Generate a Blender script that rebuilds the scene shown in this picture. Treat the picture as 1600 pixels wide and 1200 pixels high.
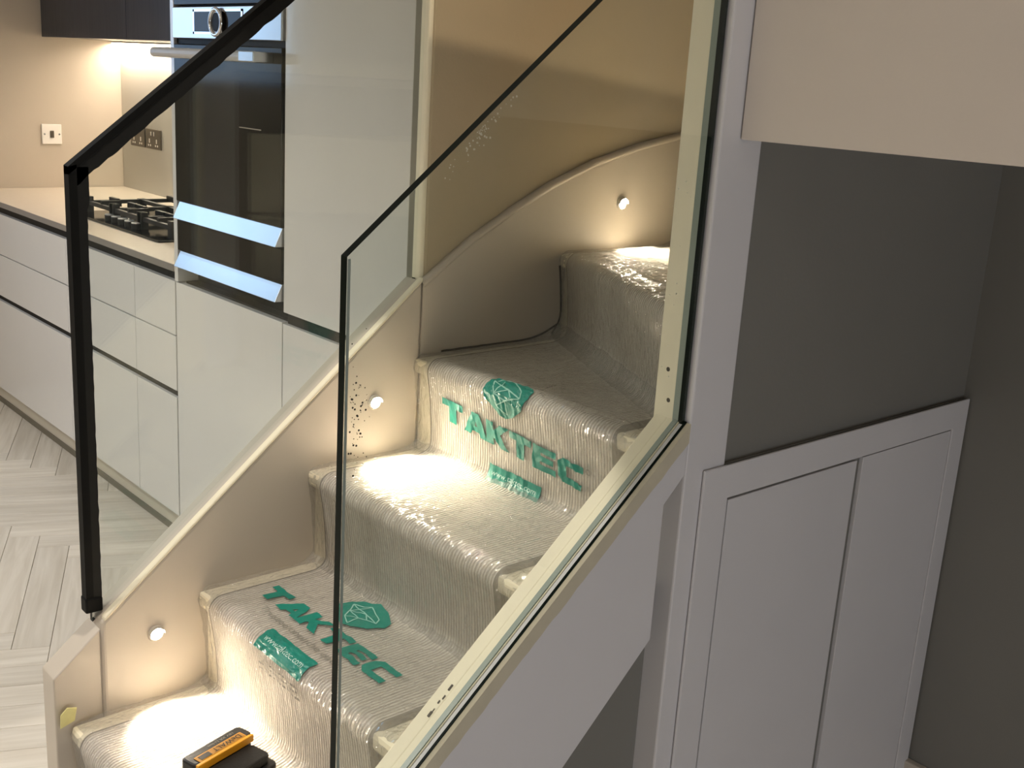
import bpy, bmesh, math, random
from mathutils import Vector, Matrix, noise
random.seed(7)
for o in list(bpy.data.objects): bpy.data.objects.remove(o)
SC = bpy.context.scene
COL = SC.collection

# ------------------------------------------------------------------ camera
def setup_camera():
    yaw, pit, rol = 0.83972904, 0.26254061, -0.0622473
    fwd = Vector((-math.sin(yaw)*math.cos(pit), math.cos(yaw)*math.cos(pit), -math.sin(pit)))
    right = Vector((math.cos(yaw), math.sin(yaw), 0)); down = fwd.cross(right)
    r = math.cos(rol)*right + math.sin(rol)*down
    d = -math.sin(rol)*right + math.cos(rol)*down
    m = Matrix((r, -d, -fwd)).transposed().to_4x4()
    m.translation = (0, 0, 1.487)
    c = bpy.data.cameras.new('camera'); c.sensor_width = 36; c.lens = 36*1752.99/1600
    c.clip_start = .02; c.clip_end = 60
    o = bpy.data.objects.new('camera', c); COL.objects.link(o); o.matrix_world = m
    SC.camera = o
setup_camera()
SC.view_settings.view_transform = 'Standard'; SC.view_settings.look = 'None'
SC.view_settings.gamma = 1; SC.view_settings.use_curve_mapping = False
SC.view_settings.exposure = 0.75

# ------------------------------------------------------------------ world and lights
w = bpy.data.worlds.new('world'); SC.world = w; w.use_nodes = True
w.node_tree.nodes['Background'].inputs[0].default_value = (.62, .78, 1, 1)
w.node_tree.nodes['Background'].inputs[1].default_value = .5

def area(name, loc, direction, sx, sy, power, color):
    l = bpy.data.lights.new(name, 'AREA'); l.shape = 'RECTANGLE'; l.size = sx; l.size_y = sy
    l.energy = power; l.color = color
    o = bpy.data.objects.new(name, l); COL.objects.link(o); o.location = loc
    o.rotation_euler = Vector(direction).to_track_quat('-Z', 'Y').to_euler(); return o
def spot(name, loc, direction, power, color, angle, blend, radius):
    l = bpy.data.lights.new(name, 'SPOT'); l.energy = power; l.color = color
    l.spot_size = math.radians(angle); l.spot_blend = blend; l.shadow_soft_size = radius
    o = bpy.data.objects.new(name, l); COL.objects.link(o); o.location = loc
    o.rotation_euler = Vector(direction).to_track_quat('-Z', 'Y').to_euler(); return o
# daylight through the kitchen window (left wall) and the hall window (wall opposite the stair)
area('kitchen_window_daylight', (-5.10, .36, 1.78), (1, 0, -.05), .95, .75, 3.2, (.42, .66, 1))
area('hall_window_daylight', (2.42, -.1, .62), (-1, .05, -.02), 1.5, 1.0, 11.5, (.93, .95, 1))

# ------------------------------------------------------------------ helpers
def link(o, parent=None):
    COL.objects.link(o)
    if parent: o.parent = parent
    return o
def tag(o, label=None, cat=None, group=None, kind=None):
    if label: o['label'] = label
    if cat: o['category'] = cat
    if group: o['group'] = group
    if kind: o['kind'] = kind
    return o
def thing(name, label, cat, group=None, loc=(0, 0, 0)):
    o = bpy.data.objects.new(name, None); o.location = loc; o.empty_display_size = .05
    link(o); return tag(o, label, cat, group)
def obj(name, bm, mat, parent=None, bevel=0, seg=2, smooth=False):
    me = bpy.data.meshes.new(name)
    bmesh.ops.recalc_face_normals(bm, faces=bm.faces[:])
    if bevel:
        es = [e for e in bm.edges if len(e.link_faces) == 2 and e.calc_face_angle(0) > .6]
        bmesh.ops.bevel(bm, geom=es, offset=bevel, segments=seg, profile=.5, affect='EDGES')
    if smooth:
        for f in bm.faces: f.smooth = True
    bm.to_mesh(me); bm.free()
    for m in (mat if isinstance(mat, (list, tuple)) else [mat]): me.materials.append(m)
    o = bpy.data.objects.new(name, me); link(o)
    if parent:
        o.parent = parent
        p = parent; off = Vector((0, 0, 0))
        while p: off += p.location; p = p.parent
        o.location = -off
    return o
def addbox(bm, lo, hi):
    lo = Vector(lo); hi = Vector(hi)
    v = [bm.verts.new((x, y, z)) for x in (lo.x, hi.x) for y in (lo.y, hi.y) for z in (lo.z, hi.z)]
    for q in ((0, 1, 3, 2), (4, 6, 7, 5), (0, 4, 5, 1), (2, 3, 7, 6), (0, 2, 6, 4), (1, 5, 7, 3)):
        bm.faces.new([v[i] for i in q])
def box(name, lo, hi, mat, parent=None, bevel=0, seg=2):
    bm = bmesh.new(); addbox(bm, lo, hi); return obj(name, bm, mat, parent, bevel, seg)
def prism(name, poly, axis, a, b, mat, parent=None, bevel=0, seg=2):
    """poly: 2-D points; axis 'x': points are (y,z); 'y': (x,z); 'z': (x,y)"""
    def p3(p, d):
        return (d, p[0], p[1]) if axis == 'x' else (p[0], d, p[1]) if axis == 'y' else (p[0], p[1], d)
    bm = bmesh.new()
    A = [bm.verts.new(p3(p, a)) for p in poly]; B = [bm.verts.new(p3(p, b)) for p in poly]
    bm.faces.new(A); bm.faces.new(B[::-1]); n = len(poly)
    for i in range(n): bm.faces.new((A[i], B[i], B[(i+1) % n], A[(i+1) % n]))
    return obj(name, bm, mat, parent, bevel, seg)
def addcyl(bm, c, d, r, h, n=24, r2=None):
    d = Vector(d).normalized(); r2 = r if r2 is None else r2
    u = d.orthogonal().normalized(); v = d.cross(u); c = Vector(c)
    A = [bm.verts.new(c + r*(math.cos(2*math.pi*i/n)*u + math.sin(2*math.pi*i/n)*v)) for i in range(n)]
    B = [bm.verts.new(c + d*h + r2*(math.cos(2*math.pi*i/n)*u + math.sin(2*math.pi*i/n)*v)) for i in range(n)]
    bm.faces.new(A[::-1]); bm.faces.new(B)
    for i in range(n): bm.faces.new((A[i], A[(i+1) % n], B[(i+1) % n], B[i]))
def cyl(name, c, d, r, h, mat, parent=None, n=24, bevel=0, r2=None):
    bm = bmesh.new(); addcyl(bm, c, d, r, h, n, r2)
    o = obj(name, bm, mat, parent, bevel)
    return o
def addtorus(bm, c, d, R, r, n=32, k=10):
    d = Vector(d).normalized(); u = d.orthogonal().normalized(); v = d.cross(u); c = Vector(c); rings = []
    for i in range(n):
        a = 2*math.pi*i/n; e = math.cos(a)*u + math.sin(a)*v
        rings.append([bm.verts.new(c + e*(R + r*math.cos(2*math.pi*j/k)) + d*r*math.sin(2*math.pi*j/k)) for j in range(k)])
    for i in range(n):
        for j in range(k):
            bm.faces.new((rings[i][j], rings[(i+1) % n][j], rings[(i+1) % n][(j+1) % k], rings[i][(j+1) % k]))

# ------------------------------------------------------------------ materials
def lin(c):
    return tuple(((x/255+.055)/1.055)**2.4 if x > 10 else x/3294.6 for x in c) + (1,)
class N:
    def __init__(s, name):
        s.m = bpy.data.materials.new(name); s.m.use_nodes = True; s.t = s.m.node_tree
        s.b = s.t.nodes['Principled BSDF']; s.out = s.t.nodes['Material Output']
    def n(s, kind, **kw):
        x = s.t.nodes.new(kind)
        for k, v in kw.items(): setattr(x, k, v)
        return x
    def l(s, a, b): s.t.links.new(a, b)
def mat(name, rgb, rough=.5, metal=0, spec=.5, var=.04, scale=6, bump=0, bscale=120, stretch=(1, 1, 1), coat=0):
    """plain paint / metal / plastic: colour with a faint procedural mottling, optional fine relief"""
    k = N(name); c = lin(rgb)
    tc = k.n('ShaderNodeTexCoord'); mp = k.n('ShaderNodeMapping'); mp.inputs['Scale'].default_value = stretch
    k.l(tc.outputs['Object'], mp.inputs[0])
    no = k.n('ShaderNodeTexNoise'); no.inputs['Scale'].default_value = scale; no.inputs['Detail'].default_value = 4
    k.l(mp.outputs[0], no.inputs['Vector'])
    mx = k.n('ShaderNodeMix', data_type='RGBA'); k.l(no.outputs['Fac'], mx.inputs['Factor'])
    mx.inputs['A'].default_value = tuple(x*(1-var) for x in c[:3])+(1,)
    mx.inputs['B'].default_value = tuple(min(1, x*(1+var)) for x in c[:3])+(1,)
    k.l(mx.outputs['Result'], k.b.inputs['Base Color'])
    k.b.inputs['Roughness'].default_value = rough; k.b.inputs['Metallic'].default_value = metal
    k.b.inputs['Specular IOR Level'].default_value = spec; k.b.inputs['Coat Weight'].default_value = coat
    if bump:
        n2 = k.n('ShaderNodeTexNoise'); n2.inputs['Scale'].default_value = bscale; n2.inputs['Detail'].default_value = 3
        k.l(mp.outputs[0], n2.inputs['Vector'])
        bp = k.n('ShaderNodeBump'); bp.inputs['Strength'].default_value = bump; bp.inputs['Distance'].default_value = .002
        k.l(n2.outputs['Fac'], bp.inputs['Height']); k.l(bp.outputs[0], k.b.inputs['Normal'])
    return k.m
def emit(name, rgb, strength):
    k = N(name); k.b.inputs['Base Color'].default_value = rgb+(1,)
    k.b.inputs['Emission Color'].default_value = rgb+(1,); k.b.inputs['Emission Strength'].default_value = strength
    return k.m
def schlick(k, f0, top, normal=None):
    # Fresnel reflectance of a thin sheet, the same from both sides
    lw = k.n('ShaderNodeLayerWeight'); lw.inputs['Blend'].default_value = .5
    if normal: k.l(normal, lw.inputs['Normal'])
    pw = k.n('ShaderNodeMath', operation='POWER'); k.l(lw.outputs['Facing'], pw.inputs[0]); pw.inputs[1].default_value = 5
    ma = k.n('ShaderNodeMath', operation='MULTIPLY_ADD'); k.l(pw.outputs[0], ma.inputs[0]); ma.inputs[1].default_value = top-f0; ma.inputs[2].default_value = f0
    return ma
def glassmat(name, tint, refl=1.0):
    k = N(name); k.t.nodes.remove(k.b)
    tr = k.n('ShaderNodeBsdfTransparent'); tr.inputs[0].default_value = tint+(1,)
    gl = k.n('ShaderNodeBsdfGlossy'); gl.inputs['Roughness'].default_value = .02; gl.inputs[0].default_value = (.95, 1, .97, 1)
    no = k.n('ShaderNodeTexNoise'); no.inputs['Scale'].default_value = 3
    ma = schlick(k, .04*refl, .9)
    # faint dust on the surface
    df = k.n('ShaderNodeBsdfDiffuse'); df.inputs[0].default_value = (.8, .82, .8, 1)
    m0 = k.n('ShaderNodeMixShader'); mr = k.n('ShaderNodeMapRange')
    mr.inputs['From Min'].default_value = .45; mr.inputs['From Max'].default_value = .8; mr.inputs['To Max'].default_value = .05
    k.l(no.outputs['Fac'], mr.inputs['Value']); k.l(mr.outputs[0], m0.inputs[0])
    k.l(tr.outputs[0], m0.inputs[1]); k.l(df.outputs[0], m0.inputs[2])
    mx = k.n('ShaderNodeMixShader'); k.l(ma.outputs[0], mx.inputs[0]); k.l(m0.outputs[0], mx.inputs[1]); k.l(gl.outputs[0], mx.inputs[2])
    k.l(mx.outputs[0], k.out.inputs[0]); return k.m

M = {}
M['string'] = mat('satin_white_paint', (194, 184, 170), .38, bump=.04, bscale=60)
M['primer'] = mat('cream_primer', (238, 229, 204), .6, var=.06, scale=14, bump=.25, bscale=60)
M['bead'] = mat('beige_filler', (196, 188, 166), .7, var=.1, scale=25, bump=.5, bscale=70)
M['panel'] = mat('pale_grey_white_paint', (214, 212, 214), .42, bump=.04, bscale=60)
M['bulk'] = mat('matt_white_wall', (224, 214, 204), .8, bump=.1, bscale=160)
M['beige'] = mat('matt_beige_wall', (178, 163, 136), .85, bump=.12, bscale=160)
M['kwall'] = mat('matt_warm_wall', (190, 178, 162), .85, bump=.12, bscale=160)
M['grey'] = mat('matt_grey_wall', (124, 122, 116), .85, bump=.1, bscale=160)
M['gapshade'] = mat('grey_gap_shade', (150, 148, 138), .7)  # shade of the recess beside the tall cabinet, put into the colour
M['ceil'] = mat('matt_ceiling', (235, 233, 228), .9)
M['gloss'] = mat('gloss_white_lacquer', (228, 227, 225), .12, var=.015, coat=.3)
M['gap'] = mat('black_finger_rail', (11, 10, 9), .5, spec=.2)
M['carc'] = mat('carcass_grey', (190, 186, 176), .5)
M['plinth'] = mat('grey_plinth', (206, 199, 184), .35)
M['plinthlow'] = mat('dark_plinth_strip', (112, 106, 92), .5)  # darker tone along the foot of the plinth
M['wtop'] = mat('pale_quartz_worktop', (220, 207, 190), .25, var=.03, scale=60)
M['wedge'] = mat('grey_worktop_edge', (140, 134, 128), .4, var=.06, scale=40)
M['black'] = mat('black_rubber_trim', (12, 12, 11), .6, spec=.12, var=.3, scale=30)
M['blackin'] = mat('black_tape_film', (24, 24, 23), .45, spec=.2, var=.3, scale=50)
M['ovenglass'] = mat('black_oven_glass', (20, 16, 12), .10, var=.2, spec=.12)
M['steel'] = mat('brushed_steel', (205, 206, 208), .26, 1, var=.05, scale=20, stretch=(1, 8, 40))
M['satin'] = mat('satin_aluminium', (206, 206, 206), .5, .35)
M['chrome'] = mat('chrome', (225, 225, 225), .08, 1, var=.01)
M['iron'] = mat('cast_iron', (17, 17, 17), .5, bump=.2, bscale=200)
M['hobglass'] = mat('black_hob_glass', (10, 10, 11), .08)
M['splash'] = mat('grey_glass_splashback', (190, 186, 176), .08, var=.04, scale=5)
M['white_plastic'] = mat('white_plastic', (236, 230, 222), .35)
M['socket'] = mat('dark_steel_plate', (96, 88, 78), .35, .6)
M['teal'] = mat('teal_print', (14, 128, 112), .4, var=.12, scale=60)
M['tealpale'] = mat('pale_teal_line_print', (150, 200, 186), .5, var=.1, scale=50)
M['greyprint'] = mat('grey_print', (132, 130, 120), .5, var=.1)
M['whiteprint'] = mat('white_print', (190, 222, 212), .5, var=.05)
M['batt'] = mat('black_battery_plastic', (22, 22, 21), .5, bump=.2, bscale=300)
M['yellow'] = mat('yellow_plastic', (226, 158, 26), .45)
M['amber'] = mat('dull_amber_label', (168, 116, 28), .45)
M['ink'] = mat('black_ink', (26, 22, 14), .5)
M['pencil'] = mat('pencil_marks', (70, 62, 52), .7)
M['tape'] = mat('yellow_masking_tape', (224, 216, 150), .7, var=.1, scale=40, bump=.4, bscale=60)
M['dirt'] = mat('dark_specks', (40, 38, 32), .8)
M['pale_dirt'] = mat('pale_dust_specks', (205, 205, 190), .8)
M['edge'] = mat('dark_green_glass_edge', (9, 20, 14), .35, spec=.06, var=.5, scale=30)
M['edgepale'] = mat('pale_green_glass_arris', (140, 150, 142), .3, var=.1)
M['glass'] = glassmat('clear_green_glass', (.955, .975, .962))
M['pane'] = glassmat('window_glass', (.97, .98, 1))
M['lens'] = emit('warm_led_lens', (1, .85, .66), 150)
M['led'] = emit('warm_led_strip', (1, .84, .62), 8)
M['bulb'] = emit('ceiling_lamp_lens', (1, .9, .76), 10)
def wood_dark():
    k = N('dark_stained_veneer')
    tc = k.n('ShaderNodeTexCoord'); mp = k.n('ShaderNodeMapping'); mp.inputs['Scale'].default_value = (60, 4, 3)
    no = k.n('ShaderNodeTexNoise'); no.inputs['Scale'].default_value = 1.5; no.inputs['Detail'].default_value = 6
    cr = k.n('ShaderNodeValToRGB'); cr.color_ramp.elements[0].color = lin((34, 34, 40)); cr.color_ramp.elements[1].color = lin((66, 68, 78))
    k.l(tc.outputs['Object'], mp.inputs[0]); k.l(mp.outputs[0], no.inputs['Vector']); k.l(no.outputs['Fac'], cr.inputs[0])
    k.l(cr.outputs[0], k.b.inputs['Base Color']); k.b.inputs['Roughness'].default_value = .35; return k.m
M['veneer'] = wood_dark()
def plank_mat():
    k = N('whitewashed_oak')
    tc = k.n('ShaderNodeTexCoord'); oi = k.n('ShaderNodeObjectInfo'); ge = k.n('ShaderNodeNewGeometry')
    ad = k.n('ShaderNodeMath', operation='ADD'); k.l(oi.outputs['Random'], ad.inputs[0]); k.l(ge.outputs['Random Per Island'], ad.inputs[1])
    fr = k.n('ShaderNodeMath', operation='FRACT'); k.l(ad.outputs[0], fr.inputs[0])
    mp = k.n('ShaderNodeMapping'); mp.inputs['Scale'].default_value = (2, 26, 10)
    sc = k.n('ShaderNodeVectorMath', operation='SCALE'); cb = k.n('ShaderNodeCombineXYZ')
    for i in range(3): k.l(fr.outputs[0], cb.inputs[i])
    k.l(cb.outputs[0], sc.inputs[0]); sc.inputs['Scale'].default_value = 40
    av = k.n('ShaderNodeVectorMath', operation='ADD'); k.l(tc.outputs['Object'], mp.inputs[0]); k.l(mp.outputs[0], av.inputs[0]); k.l(sc.outputs[0], av.inputs[1])
    no = k.n('ShaderNodeTexNoise'); no.inputs['Scale'].default_value = 1.6; no.inputs['Detail'].default_value = 7; no.inputs['Distortion'].default_value = .6
    k.l(av.outputs[0], no.inputs['Vector'])
    cr = k.n('ShaderNodeValToRGB'); cr.color_ramp.elements[0].position = .25; cr.color_ramp.elements[0].color = lin((212, 203, 188)); cr.color_ramp.elements[1].position = .7; cr.color_ramp.elements[1].color = lin((238, 231, 219))
    k.l(no.outputs['Fac'], cr.inputs[0])
    hs = k.n('ShaderNodeHueSaturation'); mr = k.n('ShaderNodeMapRange'); mr.inputs['To Min'].default_value = .9; mr.inputs['To Max'].default_value = 1.04
    k.l(fr.outputs[0], mr.inputs['Value']); k.l(mr.outputs[0], hs.inputs['Value']); k.l(cr.outputs[0], hs.inputs['Color'])
    k.l(hs.outputs[0], k.b.inputs['Base Color']); k.b.inputs['Roughness'].default_value = .42
    bp = k.n('ShaderNodeBump'); bp.inputs['Strength'].default_value = .15; bp.inputs['Distance'].default_value = .002
    k.l(no.outputs['Fac'], bp.inputs['Height']); k.l(bp.outputs[0], k.b.inputs['Normal']); return k.m
M['plank'] = plank_mat()
M['bindshade'] = mat('grey_brown_binding_shade', (132, 122, 108), .9, bump=.3, bscale=300)  # edge binding, its dark colour also holding the carpet edge's shadow
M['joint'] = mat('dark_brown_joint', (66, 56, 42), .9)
M['subfloor'] = mat('floor_joint', (196, 186, 168), .9)
def carpet_mat():
    k = N('ribbed_beige_carpet'); tc = k.n('ShaderNodeTexCoord'); sx = k.n('ShaderNodeSeparateXYZ'); k.l(tc.outputs['Object'], sx.inputs[0])
    no = k.n('ShaderNodeTexNoise'); no.inputs['Scale'].default_value = 40; k.l(tc.outputs['Object'], no.inputs['Vector'])
    j = k.n('ShaderNodeMath', operation='MULTIPLY_ADD'); k.l(no.outputs['Fac'], j.inputs[0]); j.inputs[1].default_value = .0022; k.l(sx.outputs['X'], j.inputs[2])
    m1 = k.n('ShaderNodeMath', operation='MULTIPLY'); k.l(j.outputs[0], m1.inputs[0]); m1.inputs[1].default_value = 2*math.pi/.0068
    s = k.n('ShaderNodeMath', operation='SINE'); k.l(m1.outputs[0], s.inputs[0])
    mr = k.n('ShaderNodeMapRange'); mr.inputs['From Min'].default_value = -1; k.l(s.outputs[0], mr.inputs['Value'])
    n2 = k.n('ShaderNodeTexNoise'); n2.inputs['Scale'].default_value = 260; k.l(tc.outputs['Object'], n2.inputs['Vector'])
    mx = k.n('ShaderNodeMix', data_type='RGBA'); k.l(mr.outputs[0], mx.inputs['Factor']); mx.inputs['A'].default_value = lin((190, 180, 166)); mx.inputs['B'].default_value = lin((236, 228, 216))
    k.l(mx.outputs['Result'], k.b.inputs['Base Color']); k.b.inputs['Roughness'].default_value = .95; k.b.inputs['Specular IOR Level'].default_value = .1
    a = k.n('ShaderNodeMath', operation='MULTIPLY_ADD'); k.l(n2.outputs['Fac'], a.inputs[0]); a.inputs[1].default_value = .5; k.l(mr.outputs[0], a.inputs[2])
    bp = k.n('ShaderNodeBump'); bp.inputs['Strength'].default_value = .7; bp.inputs['Distance'].default_value = .003
    k.l(a.outputs[0], bp.inputs['Height']); k.l(bp.outputs[0], k.b.inputs['Normal']); return k.m
M['carpet'] = carpet_mat()
def film_mat():
    k = N('clear_plastic_film'); k.t.nodes.remove(k.b)
    tc = k.n('ShaderNodeTexCoord'); mp = k.n('ShaderNodeMapping'); mp.inputs['Scale'].default_value = (1, .45, .3)
    k.l(tc.outputs['Object'], mp.inputs[0])
    no = k.n('ShaderNodeTexNoise'); no.inputs['Scale'].default_value = 85; no.inputs['Detail'].default_value = 5; no.inputs['Distortion'].default_value = 1.2
    k.l(mp.outputs[0], no.inputs['Vector'])
    bp = k.n('ShaderNodeBump'); bp.inputs['Strength'].default_value = 1.0; bp.inputs['Distance'].default_value = .012; k.l(no.outputs['Fac'], bp.inputs['Height'])
    gl = k.n('ShaderNodeBsdfGlossy'); gl.inputs['Roughness'].default_value = .11; k.l(bp.outputs[0], gl.inputs['Normal'])
    tr = k.n('ShaderNodeBsdfTransparent'); tr.inputs[0].default_value = (.97, .97, .96, 1)
    df = k.n('ShaderNodeBsdfDiffuse'); df.inputs[0].default_value = (.78, .75, .70, 1); k.l(bp.outputs[0], df.inputs['Normal'])
    m0 = k.n('ShaderNodeMixShader'); m0.inputs[0].default_value = .2; k.l(tr.outputs[0], m0.inputs[1]); k.l(df.outputs[0], m0.inputs[2])
    fr = schlick(k, .10, .9, bp.outputs[0])
    mx = k.n('ShaderNodeMixShader'); k.l(fr.outputs[0], mx.inputs[0]); k.l(m0.outputs[0], mx.inputs[1]); k.l(gl.outputs[0], mx.inputs[2])
    k.l(mx.outputs[0], k.out.inputs[0]); return k.m
M['film'] = film_mat()

# ------------------------------------------------------------------ the setting
S = lambda o, label=None: tag(o, label, None, None, 'structure')
XL, XR, YR, YK, YS, ZC = -5.15, 2.5, -3.5, 2.13, 2.06, 2.5      # left wall, hall wall, rear wall, kitchen back wall, stair wall
ZU = 4.6
# floor with herringbone planks
floor = S(box('floor', (XL-.1, YR-.1, -.12), (XR+.1, YK+.1, -.006), M['subfloor']), 'whitewashed oak herringbone floor')
PW, NL = .094, 7
def plank_mesh(w, l):
    bm = bmesh.new(); addbox(bm, (0, 0, -.006), (l, w, 0))
    es = [e for e in bm.edges if all(v.co.z > -.001 for v in e.verts)]
    bmesh.ops.bevel(bm, geom=es, offset=.0008, segments=1, affect='EDGES')
    bmesh.ops.recalc_face_normals(bm, faces=bm.faces[:])
    return bm
g = .0007
bm = plank_mesh(PW-2*g, PW*NL-2*g); pme = bpy.data.meshes.new('plank'); bm.to_mesh(pme); bm.free(); pme.materials.append(M['plank'])
ang = math.radians(-24.2); org = Vector((-3.363, 1.074, 0)); ca, sa = math.cos(ang), math.sin(ang)
rest = bmesh.new(); npl = 0
tmp = plank_mesh(PW-2*g, PW*NL-2*g); tv = [v.co.copy() for v in tmp.verts]; tmp.verts.index_update(); tf = [[v.index for v in f.verts] for f in tmp.faces]; tmp.free()
for i in range(-90, 100):
    for j in range(-90, 100):
        kk = (i-j) % (2*NL)
        if kk == 0: a, b, rot = i*PW+g, j*PW+g, 0
        elif kk == 2*NL-1: a, b, rot = (i+1)*PW-g, j*PW+g, math.pi/2
        else: continue
        x = org.x + ca*a - sa*b; y = org.y + sa*a + ca*b; th = ang+rot
        cx = x + math.cos(th)*PW*NL/2; cy = y + math.sin(th)*PW*NL/2
        if not (XL-.3 < cx < XR+.3 and YR-.3 < cy < YK-.2): continue
        if -4.95 < cx < -1.55 and -.6 < cy < 1.85 and npl < 290:
            o = bpy.data.objects.new('plank', pme); link(o, floor); o.location = (x, y, 0); o.rotation_euler.z = th; npl += 1
        else:
            c, s_ = math.cos(th), math.sin(th)
            vs = [rest.verts.new((x+c*p.x-s_*p.y, y+s_*p.x+c*p.y, p.z)) for p in tv]
            for f in tf: rest.faces.new([vs[q] for q in f])
ro = obj('far_planks', rest, M['plank'], floor); ro['kind'] = 'stuff'

# outer walls
def wall_with_hole(name, axis, d0, d1, a0, a1, z0, z1, hole, m):
    """wall slab with a rectangular window hole (a0..a1 along the wall)"""
    ha, hb, hz0, hz1 = hole; bm = bmesh.new()
    for (p, q, r, s_) in ((a0, ha, z0, z1), (hb, a1, z0, z1), (ha, hb, z0, hz0), (ha, hb, hz1, z1)):
        lo, hi = ((d0, p, r), (d1, q, s_)) if axis == 'x' else ((p, d0, r), (q, d1, s_))
        addbox(bm, lo, hi)
    return S(obj(name, bm, m))
wall_with_hole('wall_left', 'x', XL-.12, XL, YR, YK+.1, 0, ZC, (-.12, .84, 1.4, 2.16), M['kwall'])
wall_with_hole('wall_hall', 'x', XR, XR+.12, YR, YS, 0, ZU, (-.85, .65, .1, 1.14), M['bulk'])
S(box('wall_rear', (XL-.12, YR-.12, 0), (XR+.12, YR, ZC), M['kwall']))
S(box('wall_back', (XL-.12, YK, 0), (-1.78, YK+.1, ZC), M['kwall']))
S(box('wall_stairwell', (-1.78, 1.322, 0), (-1.752, YS, ZU), M['beige'], bevel=.004))
S(box('wall_right', (-1.78, YS, 0), (XR, YS+.1, ZU), M['grey']))
S(box('wall_bulkhead', (-.973, 1.262, 1.43), (XR, 1.302, ZU), M['bulk'], bevel=.002))
S(box('wall_header', (-1.78, 1.262, ZC), (-.973, 1.302, ZU), M['beige']))
S(box('wall_stair_end', (-1.040, 1.222, 0), (-.975, 1.314, ZC), M['panel'], bevel=.003))
S(box('trim_1', (-1.043, 1.2195, .98), (-.996, 1.2225, ZC), M['primer']))
S(box('wall_understair', (-1.03, 1.31, 0), (-.985, YS, 1.45), M['grey']))
S(box('trim_2', (-1.0065, 1.2186, 1.02), (-.9957, 1.2194, ZC), M['edgepale']))
bm = bmesh.new(); addbox(bm, (XL-.1, YR-.1, ZC), (XR, 1.262, ZC+.1)); addbox(bm, (XL-.1, 1.262, ZC), (-1.78, YK+.1, ZC+.1)); addbox(bm, (-1.78, 1.262, ZU), (XR+.1, YS+.1, ZU+.1))
S(obj('ceiling', bm, M['ceil']))
S(prism('ceiling_soffit', [(-.985, 1.43), (.05, 1.43), (1.3, 2.45), (1.3, 2.49), (.03, 1.47), (-.985, 1.47)], 'y', 1.302, YS, M['bulk']))
S(prism('floor_landing_blocker', [(.606, 1.302), (XR, 1.302), (XR, YS), (.792, YS)], 'z', 2.50, 2.63, M['bulk']))  # unseen slab, front edge skewed to throw the shadow line on the stairwell wall
S(box('baseboard_right', (-.985, YS-.018, 0), (XR, YS, .162), M['string'], bevel=.003))
S(box('trim_gap_shade', (-1.955, 1.47, 0), (-1.78, 1.50, ZC), M['gapshade']))  # closes the deep gap; its grey stands in for the shade there
bm = bmesh.new()   # plaster edge where the stair wall stops
addbox(bm, (-1.782, 1.312, .6), (-1.755, 1.324, ZC)); S(obj('trim_plaster', bm, M['primer'], bevel=.004))
def window(n, x, y0, y1, z0, z1, sgn):
    r = S(bpy.data.objects.new('window_%d' % n, None)); link(r)
    f = bmesh.new(); t = .05
    for lo, hi in (((x-.03, y0, z0), (x+.03, y0+t, z1)), ((x-.03, y1-t, z0), (x+.03, y1, z1)), ((x-.03, y0, z0), (x+.03, y1, z0+t)), ((x-.03, y0, z1-t), (x+.03, y1, z1)), ((x-.03, (y0+y1)/2-t/2, z0), (x+.03, (y0+y1)/2+t/2, z1))): addbox(f, lo, hi)
    obj('window_frame', f, M['white_plastic'], r)
    box('pane', (x-.004, y0+t, z0+t), (x+.004, (y0+y1)/2-t/2, z1-t), M['pane'], r); box('pane', (x-.004, (y0+y1)/2+t/2, z0+t), (x+.004, y1-t, z1-t), M['pane'], r)
window(1, XL-.07, -.12, .84, 1.4, 2.16, 1); window(2, XR+.07, -.85, .65, .1, 1.14, -1)

# ------------------------------------------------------------------ staircase
XF, XN = -1.743, -1.040
stair = thing('staircase', 'white painted staircase turning right behind the glass balustrades', 'staircase', loc=(-1.39, .3, 0))
RZ = [.19, .384, .574, .764, .955, 1.144]
NY = [(.352, .352), (.592, .592), (.828, .828), (1.052, 1.052), (1.292, 1.292), (1.675, 1.335), (YS, 1.352)]
ZP = [0]+RZ
def lerp(a, b, t): return a+(b-a)*t
for i in range(6):
    z = RZ[i]-.008; (a, b), (c, d) = NY[i], NY[i+1]
    last = i == 5
    prism('tread', [(XF, a+.004), (XN, b+.004), (XN, d+.03 if not last else YS-.001), (XF, c+.03 if not last else YS-.001)], 'z', z-.03, z, M['primer'], stair, bevel=.008)
    prism('riser', [(XF, a+.022), (XN, b+.022), (XN, b+.036), (XF, a+.036)], 'z', ZP[i]-.008 if i else 0, z-.028, M['primer'], stair)
# upper flight, out of view behind the wall end, rising towards the landing
for i, (z, quad) in enumerate([(1.330, [(-1.041, 1.345), (-1.041, YS-.001), (-1.50, YS-.001)])] + [(1.510+.18*k, [(-1.04+.275*k, 1.316), (-1.04+.275*(k+1), 1.316), (-1.04+.275*(k+1), YS-.001), (-1.04+.275*k, YS-.001)]) for k in range(6)]):
    prism('tread', quad, 'z', z-.19 if i == 0 else max(z-.19, 1.475), z, M['primer'], stair)
def tz(y): return .557+.838*(y-.659)
far = prism('far_string', [(.655, .0), (1.311, 0), (1.311, tz(1.311)), (.655, tz(.655))], 'x', -1.80, -1.740, M['string'], stair, bevel=.007, seg=3)
prism('string_end_block', [(.573, 0), (.656, 0), (.656, .469+.86*.083), (.573, .469)], 'x', -1.802, -1.748, M['string'], stair, bevel=.0025)
prism('string_capping', [(.66, tz(.66)-.004), (1.311, tz(1.311)-.004), (1.311, tz(1.311)+.005), (.66, tz(.66)+.005)], 'x', -1.756, -1.7385, M['primer'], stair, bevel=.004)
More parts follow.
